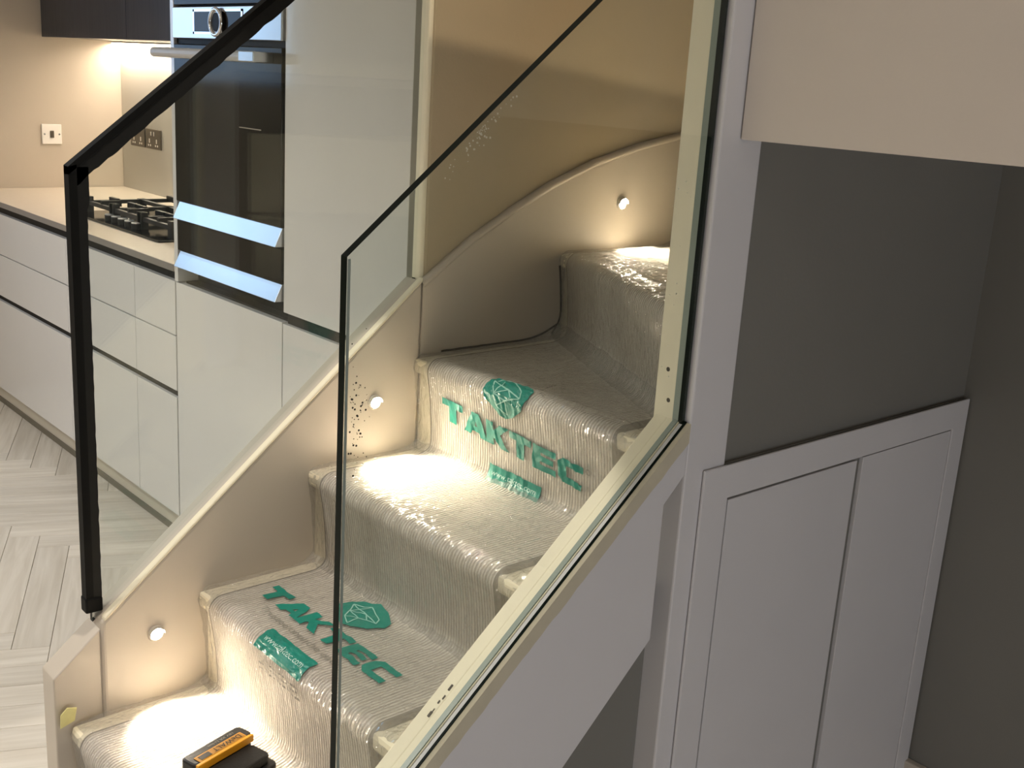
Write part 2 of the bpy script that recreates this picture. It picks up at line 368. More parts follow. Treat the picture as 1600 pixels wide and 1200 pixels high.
# curved wall string along the stairwell wall
crv = [(1.312, 1.092), (1.373, 1.135), (1.436, 1.176), (1.534, 1.229), (1.637, 1.279), (1.765, 1.327), (1.904, 1.363), (2.03, 1.387), (YS-.001, 1.392)]
prism('wall_string', [(1.312, .85), (YS-.001, .85)] + crv[::-1], 'x', -1.7518, -1.741, M['string'], stair)
bm = bmesh.new(); prev = None
for (y, z) in crv:
    ring = [bm.verts.new((-1.748+.010*math.cos(a), y-.004*math.sin(a), z+.008*math.sin(a))) for a in [2*math.pi*q/10 for q in range(10)]]
    if prev:
        for q in range(10): bm.faces.new((prev[q], prev[(q+1) % 10], ring[(q+1) % 10], ring[q]))
    prev = ring
obj('string_moulding', bm, M['string'], stair, smooth=True)
# near string: outer board, inner cream board, groove with the glass
def nz(y): return .643+.838*(y-.761)
zb = lambda y: .55+.93*(y-1.02)
y1 = 1.18
prism('near_string', [(.573, nz(.573)), (1.222, nz(1.222)), (1.222, .952), (1.182, .914), (1.182, zb(1.182)), (.573, zb(.573))], 'x', -1.016, -.975, M['panel'], stair, bevel=.002)
prism('near_string_core', [(.573, nz(.573)-.06), (1.222, nz(1.222)-.06), (1.222, nz(1.222)+.002), (.573, nz(.573)+.002)], 'x', -1.0165, -.9935, M['primer'], stair)
prism('near_string_lining', [(.573, nz(.573)-.25), (1.222, nz(1.222)-.25), (1.222, nz(1.222)+.002), (.573, nz(.573)+.002)], 'x', -1.040, -1.0165, M['primer'], stair, bevel=.002)
def ragged(name, off0, off1, x0, x1, m, seed, amp=.004, zoff=0):
    rnd = random.Random(seed); n = 60; top = []; bot = []
    for q in range(n+1):
        y = .60+(1.2192-.60)*q/n
        top.append((y, nz(y)+off1+zoff)); bot.append((y, nz(y)+off0+rnd.uniform(-amp, amp)+zoff))
    return prism(name, bot+top[::-1], 'x', x0, x1, m, stair)
ragged('glazing_bead', -.025, .004, -.9795, -.9715, M['bead'], 3, .0013)
ragged('glazing_gasket', -.004, .0055, -.9835, -.9795, M['edge'], 8, .001)
ragged('sealant_line', -.002, .0042, -1.004, -.9955, M['edgepale'], 5, .0015)
# pencil marks left on the cream lining
for k, (yy, l) in enumerate([(.8055, .011), (.812, .006), (.8215, .006), (.8275, .008), (.838, .012)]):
    prism('pencil_mark', [(yy, nz(yy)+.0022), (yy+l*.55, nz(yy+l*.55)+.0022), (yy+l*.55, nz(yy+l*.55)+.0034), (yy, nz(yy)+.0034)], 'x', -1.0235+.002*(k % 2), -1.0195-.001*(k % 3), M['pencil'], stair)
for k, (x, z) in enumerate([(-1.024, 1.10), (-1.018, 1.055), (-1.03, 1.02)]):
    cyl('filler_blemish', (x, 1.2197, z), (0, -1, 0), .0035, .0004, M['pencil'], stair, 8)
prism('under_string_panel', [(.573, 0), (1.2215, 0), (1.2215, .775), (.573, .232)], 'x', -1.0395, -1.0175, M['grey'], stair)

# ------------------------------------------------------------------ carpet runner and protective film
R_N = .026
def path(i, t, s):
    """point and normal on step i (y,z) at width fraction t (0 far, 1 near); s in [0,3): riser, nosing, tread"""
    yn = lerp(NY[i][0], NY[i][1], t); ye = lerp(NY[i+1][0], NY[i+1][1], t)
    if i == 5: ye = lerp(YS-.022, 1.9, t)
    yr = yn+.016; z0 = ZP[i]; z1 = RZ[i]
    if s < 1:
        return Vector((lerp(yr, yn, s*s), lerp(z0, z1-R_N, s))), Vector((-1, 0))
    if s < 2:
        a = (s-1)*math.pi/2
        return Vector((yn+R_N-R_N*math.cos(a), z1-R_N+R_N*math.sin(a))), Vector((-math.cos(a), math.sin(a)))
    y2 = ye+.016
    return Vector((lerp(yn+R_N, y2, s-2), z1)), Vector((0, 1))
def wr(i, x, u):
    """film wrinkles: height above the carpet for width position x and run length u"""
    n1 = noise.noise(Vector((x*22, u*9, i*3.1)))
    n2 = noise.noise(Vector((x*70+2*noise.noise(Vector((x*9, u*20, i))), u*16, i*7.7)))
    n3 = noise.noise(Vector((x*24, u*60, i*5.3+9)))
    return max(-.0008, .0016*n1+.0026*n2+.0014*n3+.0010)
RIDGES = [  # (step, (x, s) -> (x, s), height, width): long folds in the film
    (4, (-1.41, 2.25), (-1.335, 1.2), .005, .004), (4, (-1.335, 1.2), (-1.22, .02), .005, .004),
    (4, (-1.43, 2.02), (-1.16, 2.02), .004, .005), (4, (-1.52, 2.7), (-1.36, 2.1), .003, .006), (4, (-1.60, 2.6), (-1.48, 2.05), .002, .005),
    (3, (-1.30, 2.3), (-1.12, .6), .003, .0035), (2, (-1.30, 1.6), (-1.18, 3.0), .0015, .004), (3, (-1.66, .05), (-1.68, .9), .004, .006),
    (5, (-1.52, .3), (-1.40, 1.5), .006, .010), (5, (-1.40, .1), (-1.34, 1.3), .005, .008), (5, (-1.6, 2.1), (-1.1, 2.05), .005, .006), (5, (-1.55, 2.35), (-1.2, 2.2), .004, .006)]
def ridge(i, x, s):
    h = 0
    for (k, a, b, hh, w_) in RIDGES:
        if k != i: continue
        ax, ay, bx, by = a[0], a[1]*.19, b[0], b[1]*.19; dx, dy = bx-ax, by-ay
        t = min(1, max(0, ((x-ax)*dx+(s*.19-ay)*dy)/(dx*dx+dy*dy)))
        d2 = (x-ax-t*dx)**2+(s*.19-ay-t*dy)**2
        h = max(h, hh*math.exp(-d2/(w_*w_)))
    return h
def smooth(a, b, x):
    t = min(1, max(0, (x-a)/(b-a))); return t*t*(3-2*t)
CX0, CX1 = XF+.046, XN-.138      # carpet runner edges
def film_pt(i, x, s, extra=0):
    t = (x-XF)/(XN-XF); p, n = path(i, t, s)
    u = (s if s < 1 else s)*.19
    on = smooth(CX0-.012, CX0+.004, x)*(1-smooth(CX1-.004, CX1+.014, x))
    h = .0022+wr(i, x, u)-(1-on)*.0055+extra
    # corner fillet at the foot of the riser and at the back of the tread
    h += ridge(i, x, s)
    if i == 4 and s < 1.3: h += .0032*max(0, noise.noise(Vector((x*95+s*5, s*1.6, 3.3))))*(1-smooth(-1.32, -1.22, x))
    if i in (3, 1) and s > 1.8: h += .0022*noise.noise(Vector((x*75+3*noise.noise(Vector((x*20, s*9, 1))), s*26, 8.1)))
    fs, fh = (.34, .030) if i == 5 else (.18, .014)
    if s < 1: h += fh*max(0, 1-s/fs)**2
    fs, fh = (.30, .030) if i == 4 else (.18, .014)
    if s > 2: h += fh*max(0, 1-(3-s)/fs)**2
    # folds at the winder corner
    if i == 4 and s > 1.6 and x > -1.5:
        h += .004*max(0, noise.noise(Vector((x*14+s*4, s*6, 2.2))))
    p = p+n*h
    return Vector((x, p.x, p.y))
def sheet(name, i, x0, x1, nx, fn, m, parent, rev=False):
    ss = [q/26 for q in range(26)]+[1+q/10 for q in range(10)]+[2+q/44 for q in range(45)]
    bm = bmesh.new(); rows = []
    for s in ss:
        s = min(s, 2.9999)
        rows.append([bm.verts.new(fn(i, lerp(x0, x1, q/nx), s)) for q in range(nx+1)])
    for a in range(len(rows)-1):
        for q in range(nx): bm.faces.new((rows[a][q], rows[a][q+1], rows[a+1][q+1], rows[a+1][q]))
    o = obj(name, bm, m, parent, smooth=True); return o
def carpet_pt(i, x, s):
    t = (x-XF)/(XN-XF); p, n = path(i, t, s)
    e = min(x-CX0, CX1-x); h = -.0075+.0075*smooth(0, .009, e+.0)
    if s < 1: h += .012*max(0, 1-s/.15)**2
    if s > 2: h += .012*max(0, 1-(3-s)/.15)**2
    p = p+n*h; return Vector((x, p.x, p.y))
def binding_pt(i, x, s):
    t = (x-XF)/(XN-XF); p, n = path(i, t, s); e = min(x-CX0, CX1-x); h = -.0070+.0078*smooth(-.001, .007, e)
    if s < 1: h += .012*max(0, 1-s/.15)**2
    if s > 2: h += .012*max(0, 1-(3-s)/.15)**2
    p = p+n*h; return Vector((x, p.x, p.y))
runner = thing('carpet_runner', 'beige ribbed carpet runner laid down the stairs under clear film', 'carpet', loc=(-1.39, .6, .19))
film = thing('protective_film', 'clear wrinkled carpet protection film with green print on the stairs', 'plastic film', loc=(-1.39, .6, .2))
for i in range(6):
    sheet('carpet_step', i, CX0, CX1, 60, carpet_pt, M['carpet'], runner)
    for (xa, xb) in ((CX0-.001, CX0+.010), (CX1-.010, CX1+.001)):
        sheet('carpet_binding_shade', i, xa, xb, 4, binding_pt, M['bindshade'], runner)  # binding and painted edge shadow in one band
    sheet('film_step', i, XF+.004, XN-.002, 170, film_pt, M['film'], film)
# print on the film -----------------------------------------------------
LET = {
 'T': ([(0, .70), (0, 1), (.95, 1), (.95, .70), (.63, .70), (.63, 0), (.30, 0), (.30, .70)], None),
 'A': ([(0, 0), (.36, 1), (.70, 1), (1.06, 0), (.74, 0), (.68, .17), (.38, .17), (.32, 0)], [(.46, .40), (.60, .40), (.53, .62)]),
 'K': ([(0, 0), (0, 1), (.32, 1), (.32, .64), (.62, 1), (1.0, 1), (.60, .54), (1.02, 0), (.64, 0), (.38, .34), (.32, .28), (.32, 0)], None),
 'E': ([(0, 0), (0, 1), (.92, 1), (.92, .74), (.32, .74), (.32, .62), (.84, .62), (.84, .40), (.32, .40), (.32, .26), (.92, .26), (.92, 0)], None),
 'C': ([(0, .2), (0, .8), (.2, 1), (.98, 1), (.98, .72), (.32, .72), (.32, .28), (.98, .28), (.98, 0), (.2, 0)], None)}
def fillpoly(bm, outer, hole=None):
    es = []
    for loop in (outer, hole):
        if not loop: continue
        v = [bm.verts.new((p[0], p[1], 0)) for p in loop]
        es += [bm.edges.new((v[q], v[(q+1) % len(v)])) for q in range(len(v))]
    bmesh.ops.triangle_fill(bm, edges=es, use_beauty=True)
def cut_fine(bm, step=.006):
    for it in range(5):
        es = [e for e in bm.edges if e.calc_length() > step]
        if not es: break
        bmesh.ops.subdivide_edges(bm, edges=es, cuts=1, use_grid_fill=False)
        bmesh.ops.triangulate(bm, faces=bm.faces[:])
def tread_map(i):
    def f(x, y, e):
        yn = NY[i][0]
        if y < yn+R_N:      # wraps over the nosing
            d = yn+R_N-y; a = math.pi/2-d/R_N
            s = 1+max(0, a)/(math.pi/2) if a >= 0 else max(.0, 1+a*R_N/.16)
        else: s = 2+(y-yn-R_N)/(NY[i+1][0]+.016-yn-R_N)
        return film_pt(i, x, min(s, 2.999), e)
    return f
def riser_map(i):
    def f(x, z, e):
        top = RZ[i]-R_N
        if z <= top: s = (z-ZP[i])/(top-ZP[i])
        else: s = 1+(z-top)/R_N/(math.pi/2)
        if s < 0:           # runs out on to the tread below
            d = -s*(top-ZP[i]); L = NY[i][0]+.016-NY[i-1][0]-R_N
            return film_pt(i-1, x, 3-max(.001, d/L), e)
        return film_pt(i, x, min(1.999, s), e)
    return f
def printed(name, polys, m, fmap, ox, oy, e, parent, step=.006, droop=0):
    bm = bmesh.new()
    for outer, hole in polys: fillpoly(bm, outer, hole)
    cut_fine(bm, step)
    for v in bm.verts:
        x, y = v.co.x, v.co.y; v.co = fmap(ox+x, oy+y+droop*x, e)
    bmesh.ops.recalc_face_normals(bm, faces=bm.faces[:])
    return obj(name, bm, m, parent)
def textpolys(txt, size):
    cu = bpy.data.curves.new('t', 'FONT'); cu.body = txt; cu.size = size
    o = bpy.data.objects.new('t', cu); COL.objects.link(o)
    dg = bpy.context.evaluated_depsgraph_get(); me = o.evaluated_get(dg).to_mesh()
    res = ([v.co.copy() for v in me.vertices], [list(p.vertices) for p in me.polygons])
    o.evaluated_get(dg).to_mesh_clear(); bpy.data.objects.remove(o); return res
def printed_text(name, txt, size, m, fmap, ox, oy, e, parent, width=None, droop=0, sy=1):
    vs, fs = textpolys(txt, size); w = max(v.x for v in vs); k = width/w if width else 1
    bm = bmesh.new(); bv = [bm.verts.new((v.x*k, v.y*sy, 0)) for v in vs]
    for f in fs:
        try: bm.faces.new([bv[q] for q in f])
        except ValueError: pass
    cut_fine(bm, .01)
    for v in bm.verts: v.co = fmap(ox+v.co.x, oy+v.co.y+droop*v.co.x, e)
    return obj(name, bm, m, parent)
def logo(fmap, ox, oy, droop, full):
    cap = .045; adv = .0648; x = 0
    for ch in 'TAKTEC':
        o, h = LET[ch]; k = .0635
        printed('letter_'+ch.lower(), [([(p[0]*k+x, p[1]*cap) for p in o], [(p[0]*k+x, p[1]*cap) for p in h] if h else None)], M['teal'], fmap, ox, oy, .0013, film, droop=droop)
        x += adv
    # registered mark
    ring = [(.398+.0055*math.cos(a), .004*0+.041+.0055*math.sin(a)) for a in [2*math.pi*q/16 for q in range(16)]]
    rin = [(.398+.004*math.cos(a), .041+.004*math.sin(a)) for a in [2*math.pi*q/16 for q in range(16)]]
    printed('registered_mark', [(ring, rin)], M['greyprint'], fmap, ox, oy, .0013, film, droop=droop)
    printed_text('registered_mark', 'R', .007, M['greyprint'], fmap, ox+.3955, oy+.0385, .0013, film, droop=droop)
    # shield emblem
    cx = .180
    sh = [(-.046, .024), (-.042, .048), (-.030, .066), (-.004, .079), (.022, .073), (.046, .058), (.050, .040), (.040, .014), (.020, -.006), (.004, -.014), (-.018, -.004), (-.036, .010)]
    sh = [(cx+p[0]*1.22, cap+.026+p[1]*.98) for p in sh]
    shield = printed('shield_emblem', [(sh, None)], M['teal'], fmap, ox, oy, .0013, film, .005, droop=droop*.6)
    tri = [(-.034, .044, -.008, .062), (-.008, .062, .030, .046), (.030, .046, .036, .034), (.036, .034, .004, .040), (.004, .040, -.034, .044), (-.034, .044, -.022, .026), (-.022, .026, -.008, .062),
           (-.022, .026, .004, .040), (.004, .040, .020, .028), (.020, .028, .036, .034), (-.022, .026, -.012, .008), (-.012, .008, .006, .022), (.006, .022, -.022, .026), (-.012, .008, .010, -.004), (.010, -.004, .006, .022), (.006, .022, .020, .028)]
    ln = []
    for (a, b, c, d) in tri:
        v = Vector((c-a, d-b)); q = Vector((-v.y, v.x)).normalized()*.0010
        ln.append(([(cx+p.x*1.18, cap+.026+p.y) for p in (Vector((a, b))+q, Vector((c, d))+q, Vector((c, d))-q, Vector((a, b))-q)], None))
    printed('emblem_lines', ln, M['tealpale'], fmap, ox, oy, .0019, film, .006, droop=droop*.6)
    # web address box
    bx = [(.138, -.083), (.138, -.045), (.282, -.045), (.282, -.083)]
    printed('address_box', [(bx, None)], M['teal'], fmap, ox, oy, .0013, film, .006, droop=droop*.4)
    printed_text('address_lettering', 'www.taktec.com', .014, M['whiteprint'], fmap, ox+.150, oy-.068, .0019, film, .120, droop=droop*.4)
    if full:
        printed_text('tagline_lettering', 'Trusted until the end', .020, M['greyprint'], fmap, ox+.060, oy-.028, .0012, film, .235)
        rnd = random.Random(4)     # rows of fine print too small to read
        for r in range(3):
            st = []; xx = .150
            while xx < .275:
                w_ = rnd.uniform(.003, .009); yy = -.098-.010*r
                st.append(([(xx, yy), (xx+w_, yy+rnd.uniform(-.001, .001)), (xx+w_, yy+.004), (xx, yy+.003+rnd.uniform(0, .0015))], None)); xx += w_+rnd.uniform(.001, .004)
            printed('fine_print', st, M['greyprint'], fmap, ox, oy, .0012, film)
logo(tread_map(2), -1.659, .905, 0, True)
logo(riser_map(4), -1.640, .848, -.075, False)

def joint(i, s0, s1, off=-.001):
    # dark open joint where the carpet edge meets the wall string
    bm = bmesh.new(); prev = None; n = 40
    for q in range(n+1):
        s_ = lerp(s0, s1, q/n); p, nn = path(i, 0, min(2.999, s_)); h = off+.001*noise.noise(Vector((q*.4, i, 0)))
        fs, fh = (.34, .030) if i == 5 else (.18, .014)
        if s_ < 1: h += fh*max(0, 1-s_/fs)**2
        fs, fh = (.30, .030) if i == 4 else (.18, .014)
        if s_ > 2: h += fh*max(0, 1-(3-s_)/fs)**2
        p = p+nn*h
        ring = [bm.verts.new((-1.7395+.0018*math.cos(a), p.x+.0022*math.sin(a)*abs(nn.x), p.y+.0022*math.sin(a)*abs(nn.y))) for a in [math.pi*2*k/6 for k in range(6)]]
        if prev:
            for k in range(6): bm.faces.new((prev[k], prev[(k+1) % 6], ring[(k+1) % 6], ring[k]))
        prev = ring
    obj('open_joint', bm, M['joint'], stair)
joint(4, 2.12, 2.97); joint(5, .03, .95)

# ------------------------------------------------------------------ step lights
SL = [(.751, .507, 'lit round step light on the lowest step, beside the end of the white string'),
      (1.204, .869, 'lit round step light on the string just behind the left edge of clear glass'),
      (1.856, 1.239, 'lit round step light above the top stair, under the curved wall string')]
for k, (y, z, lab) in enumerate(SL):
    x0 = -1.740
    t = thing('step_light', lab, 'step light', 'recessed step lights along the stair', (x0, y, z))
    bm = bmesh.new(); addtorus(bm, (x0+.001, y, z), (1, 0, 0), .0125, .003); obj('bezel', bm, M['string'], t, smooth=True)
    bm = bmesh.new(); bmesh.ops.create_uvsphere(bm, u_segments=20, v_segments=12, radius=.0105)
    for v in bm.verts: v.co = Vector((x0+v.co.x*.55, y+v.co.y, z+v.co.z-.002))
    obj('lens', bm, M['lens'], t, smooth=True)
    bm = bmesh.new()
    for q in range(13):      # little hood over the lens
        a = math.pi*q/12
        bm.verts.new((x0, y+.0135*math.cos(a), z+.0125*math.sin(a))); bm.verts.new((x0+.009, y+.0135*math.cos(a), z+.0125*math.sin(a)))
    bm.verts.ensure_lookup_table()
    for q in range(12): bm.faces.new((bm.verts[2*q], bm.verts[2*q+1], bm.verts[2*q+3], bm.verts[2*q+2]))
    obj('hood', bm, M['carc'], t)
    s_ = spot('step_light_beam', (x0+.010, y, z-.004), (.86, 0, -1), 7.5, (1, .86, .68), 74, .35, .008)
    s_.parent = t; s_.location = (.014, 0, -.004)
    s_ = spot('step_light_spill', (x0, y, z), (1, 0, -.40), 3.2, (1, .86, .68), 118, 1.0, .008)
    s_.parent = t; s_.location = (.014, 0, -.003)

# ------------------------------------------------------------------ glass balustrades
def glass_panel(name, label, poly, x0, x1):
    root = thing(name, label, 'balustrade', 'glass balustrades on the stair', ((x0+x1)/2, poly[0][0], poly[0][1]))
    bm = bmesh.new()
    A = [bm.verts.new((x0, p[0], p[1])) for p in poly]; B = [bm.verts.new((x1, p[0], p[1])) for p in poly]; n = len(poly)
    bm.faces.new(A); bm.faces.new(B[::-1])
    for i in range(n):
        f = bm.faces.new((A[i], B[i], B[(i+1) % n], A[(i+1) % n])); f.material_index = 1
    obj('glass_pane', bm, [M['glass'], M['edge']], root); return root
gz = lambda y: 1.301+.822*(y-.641)
near = glass_panel('glass_balustrade', 'clear green-edged glass balustrade on the near side of the stairs', [(.640, nz(.640)-.02), (1.2185, nz(1.2185)-.02), (1.2185, gz(1.2185)), (.641, gz(.641))], -.9955, -.9835)
# polished arris lines beside the dark edges
bm = bmesh.new(); addbox(bm, (-.9833, .6415, nz(.642)), (-.9828, .645, gz(.643)-.004)); obj('arris', bm, M['edgepale'], near)
rnd = random.Random(11)
bm = bmesh.new()
for q in range(70):
    z = rnd.gauss(1.135, .035); y = .648+abs(rnd.gauss(0, .016)); r = rnd.choice([.0006, .0008, .0010, .0016])*(1.3 if rnd.random() < .1 else .8)
    addcyl(bm, (-.9833, y, z), (1, 0, 0), r, .0002, 7)
o = obj('dirt_specks', bm, M['dirt'], near); o['kind'] = 'stuff'
bm = bmesh.new()
for q in range(60):
    d = abs(rnd.gauss(0, .02)); y = .826+rnd.gauss(0, .02); addcyl(bm, (-.9833, y-d*.6, gz(y)-.006-d), (1, 0, 0), rnd.uniform(.0005, .0014), .0002, 6)
for q in range(14): addcyl(bm, (-.9833, 1.17+rnd.gauss(0, .008), rnd.uniform(1.1, 1.4)), (1, 0, 0), rnd.uniform(.0006, .0012), .0002, 6)
o = obj('dust_specks', bm, M['pale_dirt'], near); o['kind'] = 'stuff'
fz = lambda y: 1.319+.803*(y-.637)
XG0, XG1 = -1.7775, -1.7675
YG0 = .637*1.0145
fz = lambda y: 1.324+.803*(y-YG0)
fg = glass_panel('glass_balustrade', 'far glass balustrade bordered with a black strip, in front of the kitchen units', [(YG0+.004, tz(YG0)+.0), (1.322, tz(1.322)-.002), (1.322, fz(1.322)-.004), (YG0+.004, fz(YG0+.004)-.004)], XG0, XG1)
def trim_strip():
    rnd = random.Random(21); n = 90
    top = [(YG0-.004+(1.322-YG0+.004)*q/n) for q in range(n+1)]
    wv = lambda q: .0245+.0022*noise.noise(Vector((q*.35, 0, 0)))+.0012*noise.noise(Vector((q*1.3, 4, 0)))
    # rake along the top edge
    poly = [(y, fz(y)) for y in top]+[(y, fz(y)-wv(q)*1.5) for q, y in reversed(list(enumerate(top)))]
    prism('top_edge_trim', poly, 'x', XG0-.003, XG1+.0035, M['blackin'], fg)
    prism('top_cap', [(top[0]-.003, fz(top[0]-.003)-.010), (1.322, fz(1.322)-.010), (1.322, fz(1.322)+.003), (top[0]-.003, fz(top[0]-.003)+.003)], 'x', XG0-.005, XG1+.005, M['black'], fg)
    zz = [.575+(fz(YG0)-.004-.575)*q/n for q in range(n+1)]
    w2 = lambda q: .0265+.0012*noise.noise(Vector((q*.5, 9, 0)))+(.004 if q > 82 else 0)
    poly = [(YG0-.006, z) for z in zz]+[(YG0-.006+w2(q), z) for q, z in reversed(list(enumerate(zz)))]
    prism('end_edge_trim', poly, 'x', XG0-.003, XG1+.0035, M['blackin'], fg)
    prism('end_cap', [(YG0-.007, .573), (YG0+.006, .573), (YG0+.006, fz(YG0)), (YG0-.007, fz(YG0-.007)+.002)], 'x', XG0-.005, XG1+.005, M['black'], fg)
    prism('end_clip', [(YG0-.009, .566), (YG0+.021, .566), (YG0+.021, .592), (YG0-.009, .594)], 'x', XG0-.007, XG1+.007, M['black'], fg, bevel=.003)
trim_strip()

# ------------------------------------------------------------------ cupboard under the stairs
cup = thing('understair_cupboard', 'white panelled cupboard front under the stairs beside the grey wall', 'cupboard', loc=(-.975, 1.65, 0))
X0, X1 = -.984, -.969
prism('frame', [(1.261, .004), (1.322, .004), (1.322, .898), (2.005, .898), (2.005, .004), (2.055, .004), (2.055, .952), (1.261, .952)], 'x', -.9735, X1, M['panel'], cup, bevel=.0015)
box('backing', (X0, 1.262, .004), (-.9795, 2.055, .95), M['grey'], cup)
box('door', (-.9795, 1.3275, .01), (X1-.002, 1.681, .8935), M['panel'], cup, bevel=.001)
box('door', (-.9795, 1.700, .01), (X1-.002, 2.0035, .8955), M['panel'], cup, bevel=.001)
# groove shadow between the doors is the recessed backing itself

# ------------------------------------------------------------------ kitchen
YF = 1.428
def base_cabinet(name, label, x0, x1):
    t = thing(name, label, 'cabinet', 'white gloss base units', ((x0+x1)/2, 1.8, 0))
    g = .0015
    box('body', (x0+.001, YF+.022, .105), (x1-.001, YK-.02, .853), M['carc'], t)
    box('finger_rail', (x0+.001, YF+.018, .840), (x1-.001, YF+.0219, .8885), M['gap'], t)
    box('finger_rail', (x0+.001, YF+.012, .488), (x1-.001, YF+.022, .532), M['gap'], t)
    box('drawer_front', (x0+g, YF, .6935), (x1-g, YF+.02, .858), M['gloss'], t, .0012)
    box('drawer_front', (x0+g, YF, .520), (x1-g, YF+.02, .6900), M['gloss'], t, .0012)
    box('door', (x0+g, YF, .112), (x1-g, YF+.02, .498), M['gloss'], t, .0012)
    box('plinth', (x0, YF+.05, .0), (x1, YF+.066, .104), M['plinth'], t)
    box('plinth_strip', (x0, YF+.047, 0), (x1, YF+.0498, .024), M['plinthlow'], t)
base_cabinet('base_cabinet', 'wide white gloss drawer unit at the far left end of the worktop', XL+.01, -4.0)
base_cabinet('base_cabinet', 'white gloss drawer unit under the gas hob, behind the black glass edge', -4.0, -3.408)
base_cabinet('base_cabinet', 'narrow white gloss drawer unit next to the oven tower', -3.408, -3.112)
prism('worktop', [(XL+.002, YF-.005), (-3.106, YF-.005), (-3.106, YK-.002), (XL+.002, YK-.002)], 'z', .889, .910, M['wtop'], None, bevel=.0015)
wt = bpy.data.objects['worktop']; tag(wt, 'pale stone kitchen worktop with the gas hob on it', 'worktop')
box('front_edge', (XL+.003, YF-.0065, .8885), (-3.107, YF+.006, .9092), M['wedge'], wt)
# splashback on the back wall
tag(box('splashback', (-5.149, YK-.009, .910), (-3.10, YK-.001, 1.553), M['splash'], None, .001), 'grey glass splashback on the wall behind the hob', 'splashback')
# tall oven tower
tower = thing('oven_tower', 'tall white housing around the built-in oven and warming drawer', 'cabinet', loc=(-2.79, 1.8, 0))
ZT = 2.35
box('side_panel', (-3.105, YF-.004, .862), (-3.083, YK-.02, ZT), M['gloss'], tower, .001)
box('side_panel', (-3.105, YF+.02, .0), (-3.083, YK-.02, .861), M['gloss'], tower)
box('side_panel', (-2.4875, YF+.02, .0), (-2.4850, YK-.02, ZT), M['gloss'], tower)
box('back_panel', (-3.083, 2.0, .1), (-2.4875, 2.02, ZT), M['carc'], tower)
box('niche_floor', (-3.083, YF+.022, .856), (-2.4875, 2.0, .862), M['gap'], tower)
box('finger_rail', (-3.083, YF+.06, .862), (-2.4875, YF+.08, .908), M['gap'], tower)
box('body', (-3.083, YF+.022, .105), (-2.4875, 2.0, .855), M['carc'], tower)
box('door', (-3.106, YF, .112), (-2.487, YF+.02, .858), M['gloss'], tower, .0012)
box('plinth', (-3.11, YF+.05, 0), (-2.485, YF+.066, .104), M['plinth'], tower)
box('plinth_strip', (-3.11, YF+.047, 0), (-2.485, YF+.0498, .024), M['plinthlow'], tower)
box('top_panel', (-3.083, YF+.0, 2.1), (-2.4875, YF+.02, ZT), M['gloss'], tower)
fridge = thing('tall_cabinet', 'tall plain white gloss cabinet right of the oven', 'cabinet', loc=(-2.2, 1.8, 0))
box('body', (-2.477, YF+.022, .105), (-1.957, YK-.02, ZT), M['carc'], fridge)
box('door', (-2.480, YF, .886), (-1.957, YF+.02, ZT), M['gloss'], fridge, .0012)
box('door', (-2.483, YF, .112), (-1.957, YF+.02, .856), M['gloss'], fridge, .0012)
box('finger_rail', (-2.478, YF+.012, .850), (-1.957, YF+.021, .892), M['gap'], fridge)
box('plinth', (-2.48, YF+.05, 0), (-1.957, YF+.066, .104), M['plinth'], fridge)
box('plinth_strip', (-2.48, YF+.047, 0), (-1.957, YF+.0498, .024), M['plinthlow'], fridge)
# oven
oven = thing('oven', 'built-in black glass oven with steel control panel and round dial', 'oven', loc=(-2.78, 1.6, 1.05))
OL, OR = -3.081, -2.486
box('body', (OL+.01, YF+.015, 1.052), (OR-.01, 1.95, 1.632), M['gap'], oven)
box('control_panel', (OL, YF-.008, 1.548), (OR, YF+.015, 1.630), M['steel'], oven, .002)
box('display', (-2.945, YF-.0095, 1.566), (-2.685, YF-.006, 1.617), M['ovenglass'], oven, .001)
fr = bmesh.new()
for lo, hi in (((-2.953, 1.560), (-2.945, 1.623)), ((-2.685, 1.560), (-2.677, 1.623)), ((-2.953, 1.617), (-2.677, 1.623)), ((-2.953, 1.560), (-2.677, 1.566))): addbox(fr, (lo[0], YF-.0095, lo[1]), (hi[0], YF-.0075, hi[1]))
obj('display_frame', fr, M['chrome'], oven)
d0 = cyl('dial', (-2.808, YF-.009, 1.590), (0, -1, 0), .033, .006, M['steel'], oven, 36, .001)
bm = bmesh.new(); addtorus(bm, (-2.808, YF-.016, 1.590), (0, 1, 0), .032, .0055); obj('dial_ring', bm, M['chrome'], d0, smooth=True)
cyl('dial_face', (-2.808, YF-.015, 1.590), (0, -1, 0), .024, .001, M['gap'], d0, 30)
box('vent_slot', (OL, YF+.004, 1.534), (OR, YF+.018, 1.548), M['gap'], oven)
door = box('oven_door', (OL, YF-.006, 1.100), (OR, YF+.015, 1.533), M['ovenglass'], oven, .002)
cyl('handle', (OL-.035, YF-.048, 1.508), (1, 0, 0), .0135, .575, M['satin'], door, 20, .002)
box('handle_bracket', (OL+.02, YF-.046, 1.498), (OL+.05, YF-.005, 1.518), M['steel'], door, .002)
box('handle_bracket', (OR-.115, YF-.0615, 1.4955), (OR-.04, YF-.005, 1.5205), M['steel'], door, .002)
def strip(name, z0, z1, parent):
    return prism(name, [(YF-.0225, z0), (YF-.0045, z1-.008), (YF-.001, z1), (YF+.015, z1), (YF+.015, z0)], 'x', OL+.012, OR, M['steel'], parent, bevel=.001)
strip('steel_trim', 1.052, 1.0995, oven)
box('rack_glint', (-2.70, YF-.0068, 1.3310), (-2.585, YF-.0058, 1.3335), M['chrome'], oven)
wd = thing('warming_drawer', 'black glass warming drawer with steel edge below the oven', 'drawer', loc=(-2.78, 1.6, .9))
box('drawer_front', (OL, YF-.004, .957), (OR, YF+.015, 1.047), M['ovenglass'], wd, .002)
strip('steel_trim', .912, .9565, wd)
